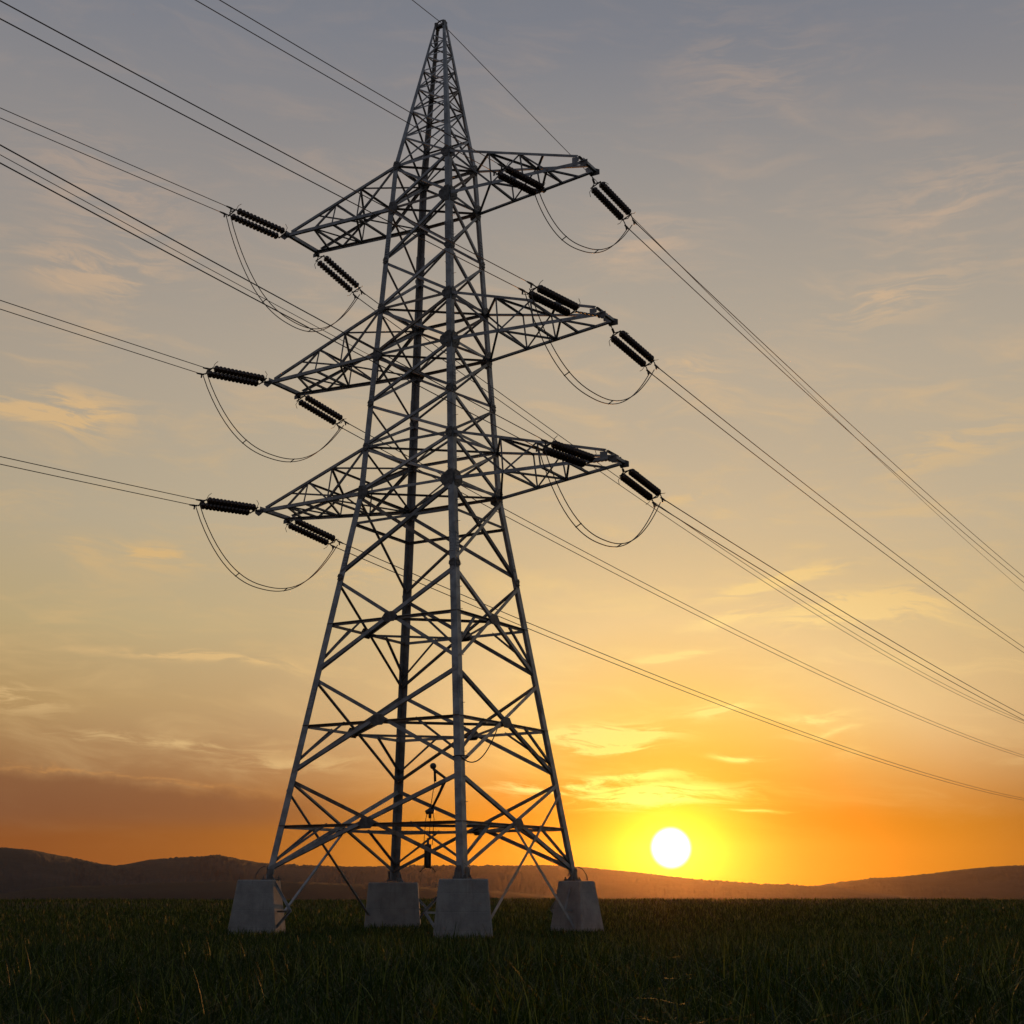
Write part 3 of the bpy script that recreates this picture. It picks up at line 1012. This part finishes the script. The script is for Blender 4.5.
obj('pulley_block', bm, FITTING, tk, True)
for s in (-0.15, 0.02, 0.15):
    bm = bmesh.new()
    add_tube(bm, [h2 + X_ * s * .7 - Zup * .05, h2 + X_ * s - Zup * .25, h3 + X_ * (s * 1.0)], 0.013, 6)
    obj('rope', bm, ROPE, tk, True)
bm = bmesh.new()
add_tube(bm, [h3 + Zup * .25, h3 + Zup * .05, h3, h3 - Zup * .12, h4 + Zup * .1, h4], [.035, .045, .10, .12, .12, .09], 12)
for s in (-1, 1):
    add_box(bm, (h3 + h4) / 2 + X_ * (.105 * s) - V(0, .1, 0), X_, V(0, 1, 0), Zup, .02, .03, .42)
    add_tube(bm, [h4 + X_ * .1 * s + Zup * .05, h4 + X_ * .2 * s - Zup * .06, h4 + X_ * .29 * s - Zup * .14], 0.02, 6)
obj('weight_body', bm, FITTING, tk, True)

# loose cable slung from the rear bracing to the nearest leg
bm = bmesh.new()
pa, pb = leg('F', 7.5).lerp(leg('R', 7.5), 0.40), leg('F', 6.25) + V(.02, -.12, 0)
pts = []
for k in range(17):
    t = k / 16
    pts.append(pa.lerp(pb, t) - Zup * (0.62 * 4 * t * (1 - t)))
add_tube(bm, pts, 0.022, 6)
ring = [pb + V(math.cos(a) * .27, math.sin(a) * .27 + .14, -.02 * math.sin(a)) for a in np.linspace(0, math.tau, 15)]
add_tube(bm, ring, 0.022, 6)
tag(obj('slack_cable', bm, ROPE, None, True), 'slack dark cable drooping beside the nearest tower leg', 'cable')

# ------------------------------------------------------------------ grass


def blades(n, r0, r1, amax, hmin, hmax, wmin, wmax, seg, seed, power=1.0):
    g = np.random.default_rng(seed)
    r = np.sqrt(g.random(n) * (r1 ** 2 - r0 ** 2) + r0 ** 2) if power == 1.0 else r0 * (r1 / r0) ** g.random(n)
    a = np.radians((g.random(n) * 2 - 1) * amax)
    x, y = r * np.sin(a), r * np.cos(a)
    clump = vnoise2(x / 1.1, y / 1.1, seed + 31) * 0.6 + vnoise2(x / 5.0, y / 5.0, seed + 5) * 0.4
    h = (hmin + (hmax - hmin) * g.random(n) ** 1.4) * (0.62 + 0.76 * clump)
    w = wmin + (wmax - wmin) * g.random(n)
    th = g.random(n) * math.tau
    lean = (0.15 + 0.95 * g.random(n) ** 1.3)
    dirx, diry = np.cos(th), np.sin(th)
    tw = th + math.pi / 2 + (g.random(n) - .5) * 1.2
    sx, sy = np.cos(tw), np.sin(tw)
    z0 = ground_z(x, y) - 0.02
    rows = []
    for k in range(seg + 1):
        t = k / seg
        bend = lean * h * t ** 2
        zz = z0 + h * (t - 0.42 * lean * t ** 2.6)
        ww = w * (1 - t ** 1.7) * (0.65 + 0.7 * min(t * 3, 1) * (1 - t)) if k < seg else None
        cx, cy = x + dirx * bend, y + diry * bend
        if k < seg:
            rows.append(np.stack([np.stack([cx - sx * ww / 2, cy - sy * ww / 2, zz], -1), np.stack([cx + sx * ww / 2, cy + sy * ww / 2, zz], -1)], 1))
        else:
            rows.append(np.stack([cx, cy, zz], -1)[:, None, :])
    vv = np.concatenate(rows, 1)
    nv = vv.shape[1]
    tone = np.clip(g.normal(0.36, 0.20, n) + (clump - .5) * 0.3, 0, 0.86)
    pale_lit = g.random(n) < 0.13  # random blades coloured lighter, painting in the highlights of lit blades
    tone[pale_lit] = 0.74 + 0.12 * g.random(pale_lit.sum())
    dry_glint = (g.random(n) < 0.015) & (h < 0.4)  # few short dry blades, their straw colour also painting bright tip glints
    tone[dry_glint] = 0.90 + 0.10 * g.random(dry_glint.sum())
    f = []
    for k in range(seg - 1):
        f.append(('q', (2 * k, 2 * k + 1, 2 * k + 3, 2 * k + 2)))
    f.append(('t', (2 * seg - 2, 2 * seg - 1, 2 * seg)))
    return vv.reshape(-1, 3), nv, n, f, np.repeat(tone, nv)


sets = [blades(70000, 13.0, 26, 27, 0.25, 0.62, 0.010, 0.022, 4, 1),
        blades(30000, 13.0, 32, 27, 0.50, 1.0, 0.016, 0.034, 6, 8),
        blades(40000, 24.0, 42, 27, 0.25, 0.6, 0.014, 0.03, 4, 6),
        blades(130000, 38, 66, 26, 0.16, 0.46, 0.016, 0.034, 3, 2),
        blades(120000, 60, 185, 25, 0.28, 0.55, 0.030, 0.075, 2, 3, power=2.0)]
co, ton, lv, ls = [], [], [], []
off = 0
start = 0
for vv, nv, n, f, tn in sets:
    co.append(vv); ton.append(tn)
    bidx = (np.arange(n) * nv + off)[:, None]
    for kind, ids in f:
        q = bidx + np.array(ids)[None, :]
        lv.append(q.ravel())
        ls.append(start + np.arange(n) * len(ids))
        start += n * len(ids)
    off += n * nv
co = np.concatenate(co).astype(np.float32); ton = np.concatenate(ton).astype(np.float32)
lv = np.concatenate(lv).astype(np.int32); ls = np.concatenate(ls).astype(np.int32)
me = bpy.data.meshes.new('grass')
me.vertices.add(len(co)); me.vertices.foreach_set('co', co.ravel())
me.loops.add(len(lv)); me.loops.foreach_set('vertex_index', lv)
me.polygons.add(len(ls)); me.polygons.foreach_set('loop_start', ls)
me.polygons.foreach_set('use_smooth', np.ones(len(ls), bool))
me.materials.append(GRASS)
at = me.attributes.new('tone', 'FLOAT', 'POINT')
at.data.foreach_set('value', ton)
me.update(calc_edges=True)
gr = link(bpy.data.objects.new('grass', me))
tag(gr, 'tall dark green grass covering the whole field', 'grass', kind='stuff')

# ------------------------------------------------------------------ haze
HAZE = 1.15e-5
if HAZE > 0:
    bm = bmesh.new()
    add_box(bm, V(0, 0, 100), V(1, 0, 0), V(0, 1, 0), V(0, 0, 1), 7500, 7500, 120)
    hm = bpy.data.materials.new('evening haze')
    hm.use_nodes = True
    t = hm.node_tree
    t.nodes.clear()
    pv = t.nodes.new('ShaderNodeVolumePrincipled')
    pv.inputs['Color'].default_value = (1.0, 0.74, 0.44, 1)
    pv.inputs['Density'].default_value = HAZE
    pv.inputs['Anisotropy'].default_value = 0.91
    o = t.nodes.new('ShaderNodeOutputMaterial')
    t.links.new(pv.outputs[0], o.inputs['Volume'])
    tag(obj('haze', bm, hm), 'thin warm evening haze over the fields and hills', 'haze', kind='stuff')
